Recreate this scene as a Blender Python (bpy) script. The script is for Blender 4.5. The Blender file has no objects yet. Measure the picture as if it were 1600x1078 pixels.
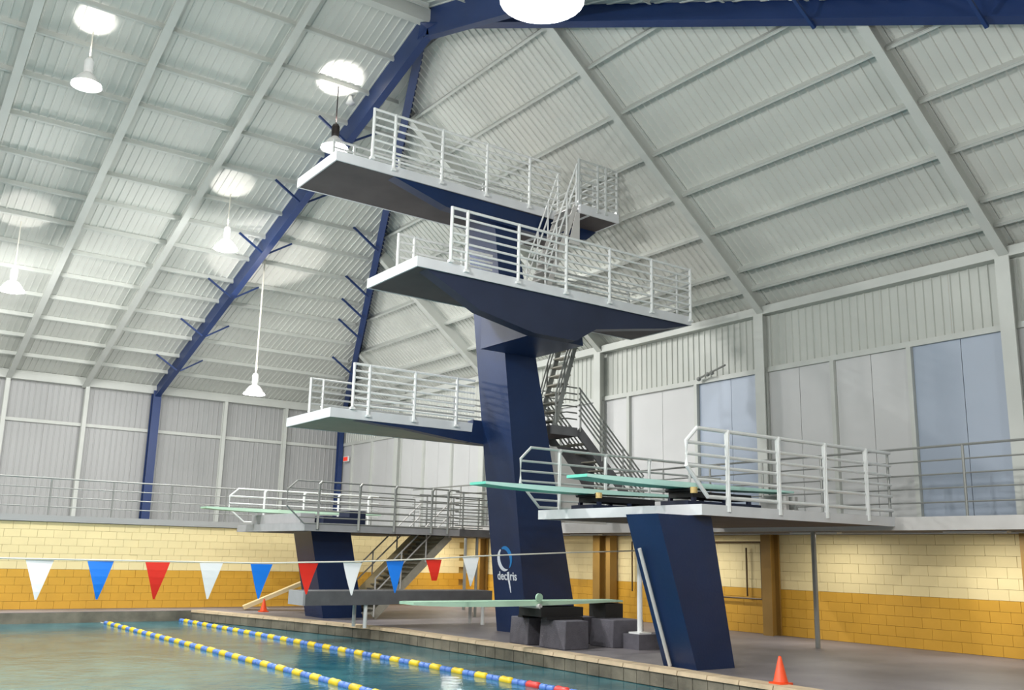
import bpy, bmesh, math, random
from mathutils import Vector, Matrix
random.seed(7)
S = bpy.context.scene
COL = S.collection

# ------------------------------------------------------------------ camera
cam_d = bpy.data.cameras.new('camera'); cam = bpy.data.objects.new('camera', cam_d); COL.objects.link(cam)
F = 1497.16
M = ((0.81312518, 0.14234584, 0.56441573), (-0.58166706, 0.16179301, 0.79717404), (0.02215589, -0.97650432, 0.21435585))
cam.matrix_world = Matrix(((M[0][0], -M[0][1], -M[0][2], 0.0),
                           (M[1][0], -M[1][1], -M[1][2], 0.0),
                           (M[2][0], -M[2][1], -M[2][2], 1.65), (0, 0, 0, 1)))
cam_d.sensor_width = 36; cam_d.lens = 36 * F / 1600; cam_d.clip_end = 300
S.camera = cam

# ------------------------------------------------------------------ world, exposure
w = bpy.data.worlds.new('world'); S.world = w; w.use_nodes = True
w.node_tree.nodes['Background'].inputs[0].default_value = (0.8, 0.85, 0.9, 1)
w.node_tree.nodes['Background'].inputs[1].default_value = 0.05
S.view_settings.view_transform = 'Standard'; S.view_settings.look = 'None'
S.view_settings.gamma = 1; S.view_settings.use_curve_mapping = False
S.view_settings.exposure = 0.06
LAMP_W = 2200.0     # light of one hanging high-bay lamp
UP_W = 90.0        # the part that leaks upward through its vents

# ------------------------------------------------------------------ materials
def lin(c):
    return tuple((v / 12.92 if v <= 0.04045 else ((v + 0.055) / 1.055) ** 2.4) for v in [x / 255 for x in c]) + (1,)
def mat(name, rgb, rough=0.6, metal=0.0, noise=0.0, scale=3.0, bump=0.0, bscale=40.0, emit=0.0, spec=0.5, coat=0.0):
    m = bpy.data.materials.new(name); m.use_nodes = True
    nt = m.node_tree; b = nt.nodes['Principled BSDF']
    c = lin(rgb)
    b.inputs['Base Color'].default_value = c
    b.inputs['Roughness'].default_value = rough; b.inputs['Metallic'].default_value = metal
    b.inputs['Specular IOR Level'].default_value = spec
    b.inputs['Coat Weight'].default_value = coat
    tc = nt.nodes.new('ShaderNodeTexCoord')
    if noise:
        n = nt.nodes.new('ShaderNodeTexNoise'); n.inputs['Scale'].default_value = scale; n.inputs['Detail'].default_value = 5
        nt.links.new(tc.outputs['Object'], n.inputs['Vector'])
        r = nt.nodes.new('ShaderNodeValToRGB')
        r.color_ramp.elements[0].position = 0.3; r.color_ramp.elements[1].position = 0.7
        r.color_ramp.elements[0].color = tuple(v * (1 - noise) for v in c[:3]) + (1,)
        r.color_ramp.elements[1].color = tuple(min(1, v * (1 + noise)) for v in c[:3]) + (1,)
        nt.links.new(n.outputs['Fac'], r.inputs['Fac']); nt.links.new(r.outputs['Color'], b.inputs['Base Color'])
    if bump:
        n2 = nt.nodes.new('ShaderNodeTexNoise'); n2.inputs['Scale'].default_value = bscale; n2.inputs['Detail'].default_value = 4
        nt.links.new(tc.outputs['Object'], n2.inputs['Vector'])
        bp = nt.nodes.new('ShaderNodeBump'); bp.inputs['Strength'].default_value = bump; bp.inputs['Distance'].default_value = 0.02
        nt.links.new(n2.outputs['Fac'], bp.inputs['Height']); nt.links.new(bp.outputs['Normal'], b.inputs['Normal'])
    if emit:
        b.inputs['Emission Color'].default_value = c; b.inputs['Emission Strength'].default_value = emit
    return m
ROOF = mat('painted_roof_deck', (205, 207, 200), 0.45, 0, 0.05, 0.6, spec=0.5)
STEEL = mat('grey_painted_steel', (196, 199, 193), 0.5, 0, 0.04, 1.5)
NAVY = mat('navy_paint', (15, 40, 80), 0.4, 0, 0.14, 1.2, 0.08, 30)
NAVYBEAM = mat('navy_beam_paint', (36, 58, 106), 0.4, 0, 0.08, 1.2)
WHITE = mat('white_rail_paint', (236, 238, 236), 0.3, 0.0, 0.02, 4)
ALU = mat('aluminium_rail', (215, 218, 216), 0.32, 0.35, 0.04, 6)
SLATE = mat('slate_navy_paint', (40, 48, 72), 0.5, 0, 0.12, 1.2)
FASCIA = mat('white_deck_edge', (222, 224, 226), 0.45, 0, 0.05, 2)
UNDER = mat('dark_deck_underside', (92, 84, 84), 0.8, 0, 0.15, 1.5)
UNDERLT = mat('bounce_lit_underside', (176, 168, 150), 0.8, 0, 0.1, 1.5)  # light bounced off the water is put into this paler colour
GRIT = mat('grey_grit_tread', (110, 112, 114), 0.9, 0, 0.15, 20, 0.3, 120)
CONC = mat('dark_block_concrete', (92, 90, 98), 0.9, 0, 0.18, 6, 0.4, 60)
GRAYSLAB = mat('grey_slab', (104, 104, 106), 0.85, 0, 0.12, 4)
SLABEND = mat('light_slab_end', (172, 172, 174), 0.8, 0, 0.06, 4)
DECKM = mat('wet_deck_concrete', (124, 119, 122), 0.5, 0, 0.28, 0.55, 0.15, 25)
COPE = mat('sandy_coping', (196, 176, 146), 0.7, 0, 0.16, 3, 0.15, 40)
GUTTER = mat('stained_gutter_concrete', (118, 112, 98), 0.75, 0, 0.35, 2.5, 0.3, 30)
BASIN = mat('pool_basin', (120, 190, 196), 0.7, 0, 0.06, 1)
CREAM = mat('cream_block_paint', (240, 222, 168), 0.6, 0, 0.05, 1.2)
MUST = mat('mustard_block_paint', (216, 164, 56), 0.55, 0, 0.08, 1.2)
GROUT = mat('block_joint', (206, 180, 112), 0.85)
GOLDCOL = mat('gold_painted_column', (150, 116, 54), 0.55, 0, 0.1, 2)
PANEL = mat('ribbed_wall_panel', (192, 195, 188), 0.5, 0, 0.04, 0.8)
PANE_G = mat('pale_glazing_sheet', (200, 201, 200), 0.4, 0, 0.05, 0.5, 0.05, 2, spec=0.6)
PANE_B = mat('blue_grey_glazing_sheet', (160, 172, 188), 0.36, 0, 0.05, 0.5, 0.05, 2, spec=0.7)
PANE_D = mat('far_grey_wall_sheet', (166, 167, 166), 0.4, 0, 0.04, 0.5)
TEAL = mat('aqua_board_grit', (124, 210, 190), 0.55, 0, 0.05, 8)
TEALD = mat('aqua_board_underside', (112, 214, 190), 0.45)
TEALE = mat('aqua_board_lit_side', (206, 250, 238), 0.35)  # near-white tone paints lamplight onto the board's side edges
TEALPE = mat('pale_aqua_lit_side', (200, 232, 206), 0.4)  # paler copy of the board colour, same painted-on lit edge
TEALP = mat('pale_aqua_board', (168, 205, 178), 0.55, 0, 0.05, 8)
BLACK = mat('black_rubber', (24, 25, 28), 0.6)
DKNAVY = mat('dark_navy_stand', (26, 36, 64), 0.5)
KNOB = mat('cream_roller', (226, 196, 128), 0.5)
ORANGE = mat('orange_cone_plastic', (245, 84, 34), 0.45)
REDF = mat('red_flag_vinyl', (232, 44, 26), 0.5)
BLUEF = mat('blue_flag_vinyl', (14, 128, 238), 0.5)
WHITEF = mat('white_flag_vinyl', (252, 252, 252), 0.5)
ROPE = mat('white_cord', (226, 222, 208), 0.6)
YEL = mat('yellow_float_plastic', (240, 206, 46), 0.35)
BLU = mat('pale_blue_float_plastic', (96, 136, 214), 0.35)
REDFL = mat('red_float_plastic', (220, 66, 60), 0.35)
BEIGE = mat('beige_stringer_paint', (238, 216, 168), 0.6, 0, 0.04, 3)
PLATE = mat('pale_steel_plate', (206, 204, 200), 0.5, 0, 0.04, 3)
GRILLE = mat('grey_stair_grating', (172, 168, 154), 0.6, 0.1, 0.1, 8)
DRAIL = mat('dull_galvanised_rail', (150, 152, 148), 0.45, 0.4, 0.06, 4)
BROWN = mat('dark_bronze_pipe', (92, 70, 38), 0.5)
LAMPW = mat('white_enamel_reflector', (236, 236, 234), 0.35)
LAMPD = mat('dark_lamp_housing', (38, 30, 28), 0.5)
GLOW = mat('lamp_lens', (255, 250, 246), 0.5, emit=22.0)
LOGOB = mat('logo_bright_blue', (30, 126, 196), 0.4)
LOGOW = mat('logo_white', (226, 232, 240), 0.4)
SIGNR = mat('red_exit_sign', (232, 60, 40), 0.5, emit=0.5)

def water_mat():
    m = bpy.data.materials.new('pool_water'); m.use_nodes = True; nt = m.node_tree; b = nt.nodes['Principled BSDF']
    b.inputs['Base Color'].default_value = lin((176, 226, 232)); b.inputs['Roughness'].default_value = 0.13
    b.inputs['IOR'].default_value = 1.33; b.inputs['Transmission Weight'].default_value = 0.0
    tc = nt.nodes.new('ShaderNodeTexCoord'); n = nt.nodes.new('ShaderNodeTexNoise'); n.inputs['Scale'].default_value = 1.6; n.inputs['Detail'].default_value = 3
    nt.links.new(tc.outputs['Object'], n.inputs['Vector'])
    r = nt.nodes.new('ShaderNodeValToRGB'); r.color_ramp.elements[0].position = 0.35; r.color_ramp.elements[1].position = 0.68
    r.color_ramp.elements[0].color = lin((30, 92, 106)); r.color_ramp.elements[1].color = lin((62, 124, 134))
    nt.links.new(n.outputs['Fac'], r.inputs['Fac']); nt.links.new(r.outputs['Color'], b.inputs['Base Color'])
    n2 = nt.nodes.new('ShaderNodeTexNoise'); n2.inputs['Scale'].default_value = 5; n2.inputs['Detail'].default_value = 3
    nt.links.new(tc.outputs['Object'], n2.inputs['Vector'])
    bp = nt.nodes.new('ShaderNodeBump'); bp.inputs['Strength'].default_value = 0.25; bp.inputs['Distance'].default_value = 0.03
    nt.links.new(n2.outputs['Fac'], bp.inputs['Height']); nt.links.new(bp.outputs['Normal'], b.inputs['Normal'])
    return m
WATER = water_mat()

# ------------------------------------------------------------------ mesh builder
class MB:
    def __init__(s): s.v = []; s.f = []; s.m = []
    def add(s, vs, fs, mi=0):
        o = len(s.v); s.v += [tuple(v) for v in vs]
        for q in fs: s.f.append(tuple(o + i for i in q)); s.m.append(mi)
        return s
    def box(s, x0, x1, y0, y1, z0, z1, mi=0):
        return s.add([(x0,y0,z0),(x1,y0,z0),(x1,y1,z0),(x0,y1,z0),(x0,y0,z1),(x1,y0,z1),(x1,y1,z1),(x0,y1,z1)],
              [(0,3,2,1),(4,5,6,7),(0,1,5,4),(1,2,6,5),(2,3,7,6),(3,0,4,7)], mi)
    def bar(s, a, b, w, h, up=(0,0,1), mi=0):
        a = Vector(a); b = Vector(b); d = (b - a).normalized(); u = Vector(up)
        sd = d.cross(u)
        if sd.length < 1e-4: sd = d.cross(Vector((1,0,0)))
        sd.normalize(); u = sd.cross(d).normalized(); sd *= w / 2; u *= h / 2
        vs = [p + i * sd + j * u for p in (a, b) for i, j in ((-1,-1),(1,-1),(1,1),(-1,1))]
        return s.add(vs, [(3,2,1,0),(4,5,6,7),(0,1,5,4),(1,2,6,5),(2,3,7,6),(3,0,4,7)], mi)
    def tube(s, pts, r, n=8, mi=0, cap=True):
        pts = [Vector(p) for p in pts]; rings = []
        for i, p in enumerate(pts):
            if i == 0: d = pts[1] - p
            elif i == len(pts) - 1: d = p - pts[-2]
            else: d = (pts[i+1] - p).normalized() + (p - pts[i-1]).normalized()
            d.normalize(); a = d.cross(Vector((0,0,1)))
            if a.length < 0.05: a = d.cross(Vector((0,1,0)))
            a.normalize(); b = d.cross(a)
            rr = r[i] if isinstance(r, (list, tuple)) else r
            rings.append([p + rr * (math.cos(6.28318 * k / n) * a + math.sin(6.28318 * k / n) * b) for k in range(n)])
        vs = [q for g in rings for q in g]; fs = []
        for i in range(len(pts) - 1):
            for k in range(n): fs.append((i*n+k, i*n+(k+1) % n, (i+1)*n+(k+1) % n, (i+1)*n+k))
        if cap: fs.append(tuple(range(n))[::-1]); fs.append(tuple((len(pts)-1)*n + k for k in range(n)))
        return s.add(vs, fs, mi)
    def lathe(s, prof, c=(0,0,0), n=20, mi=0):
        c = Vector(c); vs = []; fs = []
        for r, z in prof:
            for k in range(n): vs.append(c + Vector((r*math.cos(2*math.pi*k/n), r*math.sin(2*math.pi*k/n), z)))
        for i in range(len(prof)-1):
            for k in range(n): fs.append((i*n+k, i*n+(k+1) % n, (i+1)*n+(k+1) % n, (i+1)*n+k))
        return s.add(vs, fs, mi)
    def prism_y(s, poly, y0, y1, mi=0):           # polygon in x,z extruded in y
        n = len(poly); vs = [(x, y0, z) for x, z in poly] + [(x, y1, z) for x, z in poly]
        fs = [tuple(range(n)), tuple(range(2*n-1, n-1, -1))] + [(i, i+n, (i+1) % n + n, (i+1) % n) for i in range(n)]
        return s.add(vs, fs, mi)
    def prism_z(s, poly, z0, z1, mi=0):
        n = len(poly); vs = [(x, y, z0) for x, y in poly] + [(x, y, z1) for x, y in poly]
        fs = [tuple(range(n-1, -1, -1)), tuple(range(n, 2*n))] + [(i, (i+1) % n, (i+1) % n + n, i+n) for i in range(n)]
        return s.add(vs, fs, mi)
    def build(s, name, mats, parent=None, smooth=False, fixn=True):
        me = bpy.data.meshes.new(name); me.from_pydata(s.v, [], s.f)
        if not isinstance(mats, (list, tuple)): mats = [mats]
        for m in mats: me.materials.append(m)
        for p, mi in zip(me.polygons, s.m): p.material_index = mi; p.use_smooth = smooth
        if fixn:
            bm = bmesh.new(); bm.from_mesh(me); bmesh.ops.recalc_face_normals(bm, faces=bm.faces); bm.to_mesh(me); bm.free()
        me.update()
        o = bpy.data.objects.new(name, me); COL.objects.link(o)
        if parent is not None: parent_keep(o, parent)
        return o
def world_loc(p):
    v = Vector(p.location); q = p.parent
    while q is not None: v = v + Vector(q.location); q = q.parent
    return v
def parent_keep(o, parent):
    o.parent = parent; o.location = Vector(o.location) - world_loc(parent)
def empty(name, loc):
    o = bpy.data.objects.new(name, None); o.location = loc; o.empty_display_size = 0.2; COL.objects.link(o); return o
def tag(o, label, cat, group=None):
    o['label'] = label; o['category'] = cat
    if group: o['group'] = group
    return o
def thing(name, loc, label, cat, group=None): return tag(empty(name, loc), label, cat, group)
def struct(o, label=None):
    o['kind'] = 'structure'
    if label: o['label'] = label; o['category'] = 'building'
    return o
def inst(name, me, parent, loc=(0,0,0), mtx=None):
    o = bpy.data.objects.new(name, me); COL.objects.link(o); o.parent = parent
    if mtx is not None: o.matrix_local = mtx
    else: o.location = Vector(loc) - world_loc(parent)
    return o

# ------------------------------------------------------------------ room dimensions
XR, YN, YS, XL = 18.3, 38.5, -2.5, -14.0     # right wall, far end wall, near end wall, left wall
ZE = 7.6; SR = 0.80; SE = 0.3195; XA, YA = 10.1, 18.0
PO = 0.24; POE = 0.16                                     # roof sheets above the purlin undersides
def zr(x): return ZE + SR * (XR - x)
def ze(y): return ZE + SE * (YN - y) if y >= YA else ZE + SE * (y - YS)
def hip_x(y): return XR - (XR - XA) * min(1.0, (YN - y if y >= YA else y - YS) / 20.5)
def hip_half(x): return 20.5 * min(1.0, (XR - x) / (XR - XA)) if x > XA else 20.5

# ------------------------------------------------------------------ ground
def edge_x(y):                                # deck side of the pool edge
    P = [(-2.5, 11.15), (15.5, 11.12), (19.6, 10.93), (23.4, 10.0), (25.5, 9.38), (27.0, 8.95)]
    for (a, xa), (b, xb) in zip(P, P[1:]):
        if a <= y <= b: return xa + (xb - xa) * (y - a) / (b - a)
    return P[-1][1]
PY0, PY1, PXL = 3.0, 27.0, -11.0
fl = empty('floor', (14, 10, 0)); struct(fl, 'dark damp concrete pool deck around the water')
ys = [PY0, 15.5, 19.6, 23.4, 25.5, PY1]
m = MB()
for a, b in zip(ys, ys[1:]):
    m.prism_z([(edge_x(a), a), (XR + .1, a), (XR + .1, b), (edge_x(b), b)], -0.3, 0)
m.box(XL - .1, XR + .1, PY1, YN + .1, -0.3, 0); m.box(XL - .1, XR + .1, YS - .1, PY0, -0.3, 0); m.box(XL - .1, PXL, PY0, PY1, -0.3, 0)
m.build('deck_slab', DECKM, fl)
# coping stones along the pool edge, one object per stone
CW = 0.33; n = 0; y = PY0
while y < PY1 - 0.05 and n < 60:
    y2 = min(y + 0.6, PY1); g = 0.008
    mm = MB(); dz = random.uniform(-.004, .004)
    xa, xb = edge_x(y + g), edge_x(y2 - g)
    mm.add([(xa-CW,y+g,-.05),(xa,y+g,-.05),(xb,y2-g,-.05),(xb-CW,y2-g,-.05),
            (xa-CW+.02,y+g,.012+dz),(xa,y+g,.012+dz),(xb,y2-g,.012+dz),(xb-CW+.02,y2-g,.012+dz)],
           [(0,3,2,1),(4,5,6,7),(0,1,5,4),(1,2,6,5),(2,3,7,6),(3,0,4,7)])
    mm.build('coping_stone', COPE, fl); y = y2; n += 1
# gutter wall under the coping, tile by tile
y = 9.0; n = 0
while y < PY1 - 0.05:
    y2 = min(y + 0.3, PY1); g = 0.006; xa, xb = edge_x(y + g) - CW + .03, edge_x(y2 - g) - CW + .03; d = random.uniform(0, .006)
    MB().add([(xa-d,y+g,-.26),(xa+.06,y+g,-.26),(xb+.06,y2-g,-.26),(xb-d,y2-g,-.26),(xa-d,y+g,-.052),(xa+.06,y+g,-.052),(xb+.06,y2-g,-.052),(xb-d,y2-g,-.052)],
           [(0,3,2,1),(4,5,6,7),(0,1,5,4),(1,2,6,5),(2,3,7,6),(3,0,4,7)]).build('gutter_tile', GUTTER, fl)
    y = y2; n += 1
m = MB()
for a, b in zip(ys, ys[1:]):
    m.prism_z([(edge_x(a)-CW+.06, a), (edge_x(a)+.02, a), (edge_x(b)+.02, b), (edge_x(b)-CW+.06, b)], -2.0, -0.052)
m.box(PXL, edge_x(PY1), PY1-.01, PY1+.3, -2, -.01); m.box(PXL-.3, PXL, PY0, PY1, -2, -.01); m.box(PXL, 11, PY0-.3, PY0, -2, -.01)
m.box(PXL-.3, 11.2, PY0-.3, PY1+.3, -2.1, -2.0)
m.build('pool_basin', GUTTER, fl)
wm = MB()
pts = [(PXL, PY0)] + [(edge_x(y)-CW+.045, y) for y in ys] + [(PXL, PY1)]
wm.add([(x, y, -0.27) for x, y in pts], [tuple(range(len(pts)))])
wo = wm.build('pool_water', WATER); wo['kind'] = 'stuff'; tag(wo, 'teal rippled pool water between the lane ropes', 'water')

# ------------------------------------------------------------------ right wall (behind the towers)
wr = empty('wall_right', (XR, 18, 0)); struct(wr, 'long wall behind the towers, cream and mustard blocks below glazing')
MB().box(XR + .1, XR + .3, YS, YN, 0, ZE + .4).build('wall_backing', GROUT, wr)
def block_mesh(along_y, mt):
    mm = MB(); L, H = 0.394, 0.199
    if along_y: mm.box(-.05, .06, 0, L, 0, H)
    else: mm.box(0, L, -.06, .05, 0, H)
    o = mm.build('block', mt); me = o.data; bpy.data.objects.remove(o); return me
bc, bm_ = block_mesh(True, CREAM), block_mesh(True, MUST)
NB = 11
def blk_z(r): return r * 0.204 + 0.005
for r in range(NB):
    off = 0.2 if r % 2 else 0.0
    for k in range(27):
        inst('block', bm_ if r < 5 else bc, wr, (XR + .02 + random.uniform(-.003, .003), 8.2 + off + k * 0.4, blk_z(r)))
rest = MB()
for r in range(NB):
    off = 0.2 if r % 2 else 0.0
    mi = 0 if r < 5 else 1
    for k in range(27, 76):
        yy = 8.2 + off + k * .4
        if yy + .39 < YN: rest.box(XR - .03, XR + .08, yy, yy + .394, blk_z(r), blk_z(r) + .199, mi)
    for k in range(27):
        yy = 8.2 + off - (k + 1) * .4
        if yy > YS: rest.box(XR - .03, XR + .08, yy, yy + .394, blk_z(r), blk_z(r) + .199, mi)
o = rest.build('block', [MUST, CREAM], wr, fixn=False); o['kind'] = 'stuff'
MB().box(XR - .12, XR + .12, YS, YN, 2.255, 2.36).build('wall_cap', FASCIA, wr)
ZB = 6.2
cols_y = [3, 9, 15, 21, 27, 33]
for cy in cols_y:      # H-section columns: grey above, gold paint below the cap
    for (z0, z1, mt, nm) in ((2.37, 7.5, STEEL, 'column'), (0, 2.25, GOLDCOL, 'column_foot')):
        MB().box(17.92, 17.95, cy-.14, cy+.14, z0, z1).box(18.2, 18.24, cy-.14, cy+.14, z0, z1).box(17.95, 18.2, cy-.02, cy+.02, z0, z1).build(nm, mt, wr)
MB().box(17.95, 18.2, 20.45, 20.62, 0, 2.25).build('column_foot', GOLDCOL, wr)
# band rail under the ribbed panels and eave strut
MB().box(18.12, 18.3, YS, YN, ZB - .1, ZB + .02).build('window_head', STEEL, wr)
MB().box(18.02, 18.3, YS, YN, ZE - .08, ZE + .12).build('eave_strut', STEEL, wr)
MB().box(18.05, 18.3, YS, YN, 2.36, 2.44).build('window_sill', STEEL, wr)
# ribbed sheets between head and eave
def wall_sheet(L, H, along_y, mt, dp=.035):
    mm = MB(); st = []
    for k in range(int(round(L / .2))):
        u = k * .2
        st += [(u, 0), (u + .14, 0), (u + .155, dp), (u + .185, dp), (u + .2, 0)]
    for (a, da), (b, db) in zip(st, st[1:]):
        if b - a < 1e-6: continue
        if along_y: mm.add([(-da, a, 0), (-db, b, 0), (-db, b, H), (-da, a, H)], [(0, 1, 2, 3)])
        else: mm.add([(a, -da, 0), (b, -db, 0), (b, -db, H), (a, -da, H)], [(0, 1, 2, 3)])
    o = mm.build('wall_sheet', mt, fixn=False); me = o.data; bpy.data.objects.remove(o); return me
ws = wall_sheet(.8, ZE - ZB + .2, True, PANEL, .028); k = 0
while YS + k * .8 < YN - .5:
    inst('wall_sheet', ws, wr, (XR - .04 + (k % 2) * .008, YS + k * .8, ZB + .0)); k += 1
# glazing: mullions and panes as windows of the setting
mull = sorted([YS, 0.2, 3, 5.0, 7.0, 9, 11.2, 13.1, 15, 17.28, 19.87, 21, 23.0, 25.0, 27, 29.2, 31.2, 33, 35.4, 37.2, YN])
wi = 1
for a, b in zip(mull, mull[1:]):
    win = empty('window_%d' % wi, (XR - .1, a, 2.44)); struct(win, ('blue-grey' if a == 15 else 'pale grey') + ' tall glazing bay in the wall behind the towers'); wi += 1
    fr = MB(); fr.box(18.1, 18.24, a - .05, a + .05, 2.44, ZB - .1); fr.box(18.14, 18.24, a + .05, b - .05, 4.29, 4.31) if False else None
    fr.build('mullion', STEEL, win)
    mt = PANE_B if a in (15, 9, 5.0) else PANE_G
    nn = 2 if (b - a) > 1.6 else 1
    for q in range(nn):
        ya = a + .05 + (b - a - .1) * q / nn; yb = a + .05 + (b - a - .1) * (q + 1) / nn
        MB().box(18.19, 18.21, ya + .006, yb - .006, 2.44, ZB - .1).build('pane', mt, win)
    # light horizontal dado strip
tr = MB().box(18.0, 18.1, YS, YN, 2.45, 2.52).build('trim_1', STEEL); struct(tr)

# framed outline on the block wall (bronze tube rectangle with an inner upright)
t = thing('wall_pipe_frame', (18.15, 17.5, .7), 'thin bronze pipe rectangle mounted on the cream and mustard block wall', 'pipe')
z0, z1, ya, yb = .78, 2.08, 15.35, 19.8
for a, b in (((18.18, ya, z0), (18.18, ya, z1)), ((18.18, yb, z0), (18.18, yb, z1)), ((18.18, ya, z1), (18.18, yb, z1)), ((18.18, ya, z0), (18.18, 17.0, z0)), ((18.18, 15.8, z0 + .05), (18.18, 15.8, 1.95))):
    MB().tube([a, b], .022, 6).build('pipe', BROWN, t)
t = thing('wall_bracket_arm', (18.05, 17.0, 6.1), 'small grey arm with knobs fixed above the blue-grey glazing', 'bracket')
MB().tube([(18.0, 17.1, 6.2), (17.95, 16.1, 6.42)], .025, 6).build('arm', DRAIL, t)
for yy, zz in ((17.05, 6.2), (16.75, 6.28), (16.6, 6.3)): MB().lathe([(0, -.06), (.05, -.04), (.06, 0), (.05, .04), (0, .06)], (18.0, yy, zz), 8).build('knob', DRAIL, t)

# ------------------------------------------------------------------ far end wall
YW = 28.3
wb = empty('wall_balcony', (5, YW, 0)); struct(wb, 'low cream and mustard block wall across the far end of the pool deck')
wf = empty('wall_far', (5, YN, 0)); struct(wf, 'far end wall of pale grey sheeting above the balcony')
MB().box(XL, XR + .1, YW + .1, YW + .3, 0, 2.25).build('wall_backing', GROUT, wb)
MB().box(XL, XR, YW - .12, YN, 2.255, 2.42).build('balcony_slab', PANE_D, wb)
tpb = MB().tube([(XL, YW, 3.4), (16.2, YW, 3.4)], .024, 6).build('railing', DRAIL, wb)
for z in (3.15, 2.9, 2.65): MB().tube([(XL, YW, z), (16.2, YW, z)], .016, 6).build('rail', DRAIL, tpb)
xx_ = 16.2
while xx_ > XL: MB().tube([(xx_, YW, 2.42), (xx_, YW, 3.4)], .024, 6).build('post', DRAIL, tpb); xx_ -= 1.6
MB().box(XL, XR + .3, YN + .1, YN + .3, 0, ZE + .4).build('wall_backing', GROUT, wf)
fc, fm = block_mesh(False, CREAM), block_mesh(False, MUST)
for r in range(NB):
    off = 0.2 if r % 2 else 0.0
    for k in range(27):
        xx = 18.2 - (k + 1) * .4 - off
        inst('block', fm if r < 5 else fc, wb, (xx, YW + random.uniform(-.003, .003), blk_z(r)))
rest = MB()
for r in range(NB):
    off = 0.2 if r % 2 else 0.0
    for k in range(27, 80):
        xx = 18.2 - (k + 1) * .4 - off
        if xx > XL: rest.box(xx, xx + .394, YW - .05, YW + .06, blk_z(r), blk_z(r) + .199, 0 if r < 5 else 1)
o = rest.build('block', [MUST, CREAM], wb, fixn=False); o['kind'] = 'stuff'
MB().box(XL, XR, YN - .1, YN + .08, ZB - .2, ZB - .08).build('girt', STEEL, wf)
MB().box(XL, XR, YN - .3, YN + .05, ZE - .1, ZE + .15).build('eave_strut', STEEL, wf)
for cx in (15.5, 12.9, 7.6, 4.9, 2.3, -.3, -2.9, -5.5):
    MB().box(cx-.07, cx+.07, YN-.28, YN-.25, 2.42, ZE).box(cx-.07, cx+.07, YN-.09, YN-.06, 2.42, ZE).box(cx-.015, cx+.015, YN-.25, YN-.09, 2.42, ZE).build('column', STEEL, wf)
for cx in (10.1, -8.0):
    MB().box(cx-.15, cx+.15, YN-.5, YN-.46, 2.42, ZE).box(cx-.15, cx+.15, YN-.2, YN-.16, 2.42, ZE).box(cx-.02, cx+.02, YN-.46, YN-.2, 2.42, ZE).build('column', NAVYBEAM, wf)
# blue corner column below the hip rafter
MB().box(17.93, 18.11, YN-.45, YN-.41, 2.42, ZE).box(17.93, 18.11, YN-.2, YN-.16, 2.42, ZE).box(18.0, 18.04, YN-.41, YN-.2, 2.36, ZE).build('column', NAVYBEAM, wf)
fs_ = wall_sheet(.8, ZE - 2.36 + .3, False, PANE_D, .014)
k = 0
while XL + k * .8 < XR: inst('wall_sheet', fs_, wf, (XR - (k + 1) * .8, YN + (k % 2) * .008, 2.36)); k += 1
tg = thing('exit_sign', (18.05, 37.6, 5.5), 'small glowing red sign beside the blue corner column', 'sign')
MB().box(18.0, 18.06, 37.3, 37.75, 5.4, 5.62).build('housing', LAMPW, tg); MB().box(17.985, 18.0, 37.34, 37.71, 5.43, 5.59).build('face', SIGNR, tg)
# near end wall and left wall (outside the frame; they close the room)
ww = MB().box(XL, XR + .3, YS - .2, YS, 0, 7.9).build('wall_near', PANE_D); struct(ww)
ww = MB().box(XL - .2, XL, YS, YN, 0, 15).build('wall_left', PANE_D); struct(ww)

# ------------------------------------------------------------------ roof
ce = empty('ceiling', (XA, YA, 14)); struct(ce, 'white ribbed metal hip roof with purlins and steel rafters')
def ribs(u0, L, dp=.032):
    st = []; k = 0
    while k * .2 < L - 1e-6:
        u = u0 + k * .2; st += [(u, 0), (u + .148, 0), (u + .16, -dp), (u + .188, -dp)]; k += 1
    st.append((u0 + L, 0)); return st
y = YS
while y < YN - .01:
    st = ribs(y, .8); mm = MB(); 
    for (a, da), (b, db) in zip(st, st[1:]):
        a = min(a, YN); b = min(b, YN)
        if b - a < 1e-6: continue
        xa, xb = hip_x(a) - .02, hip_x(b) - .02
        mm.add([(XR + .15, a, zr(XR + .15) + PO + da), (XR + .15, b, zr(XR + .15) + PO + db), (xb, b, zr(xb) + PO + db), (xa, a, zr(xa) + PO + da)], [(0, 1, 2, 3)])
    mm.build('roof_sheet', ROOF, ce, fixn=False); y += .8
for side in (1, -1):
    x = XR
    while x > XL + .1:
        st = ribs(x - .8, .8, .022); mm = MB()
        for (a, da), (b, db) in zip(st, st[1:]):
            if b - a < 1e-6: continue
            ra, rb = hip_half(a), hip_half(b)
            pts = [(a, YA + side * 20.7, 0), (b, YA + side * 20.7, 0), (b, YA + side * (20.5 - rb), 0), (a, YA + side * (20.5 - ra), 0)]
            # distance from the eave decides height
            vs = []
            for (xx, yy, _), dd in zip(pts, (da, db, db, da)): vs.append((xx, yy, ZE + SE * (20.5 - abs(yy - YA)) + POE + dd))
            mm.add(vs, [(0, 1, 2, 3)])
        mm.build('roof_sheet', ROOF, ce, fixn=False); x -= .8
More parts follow.
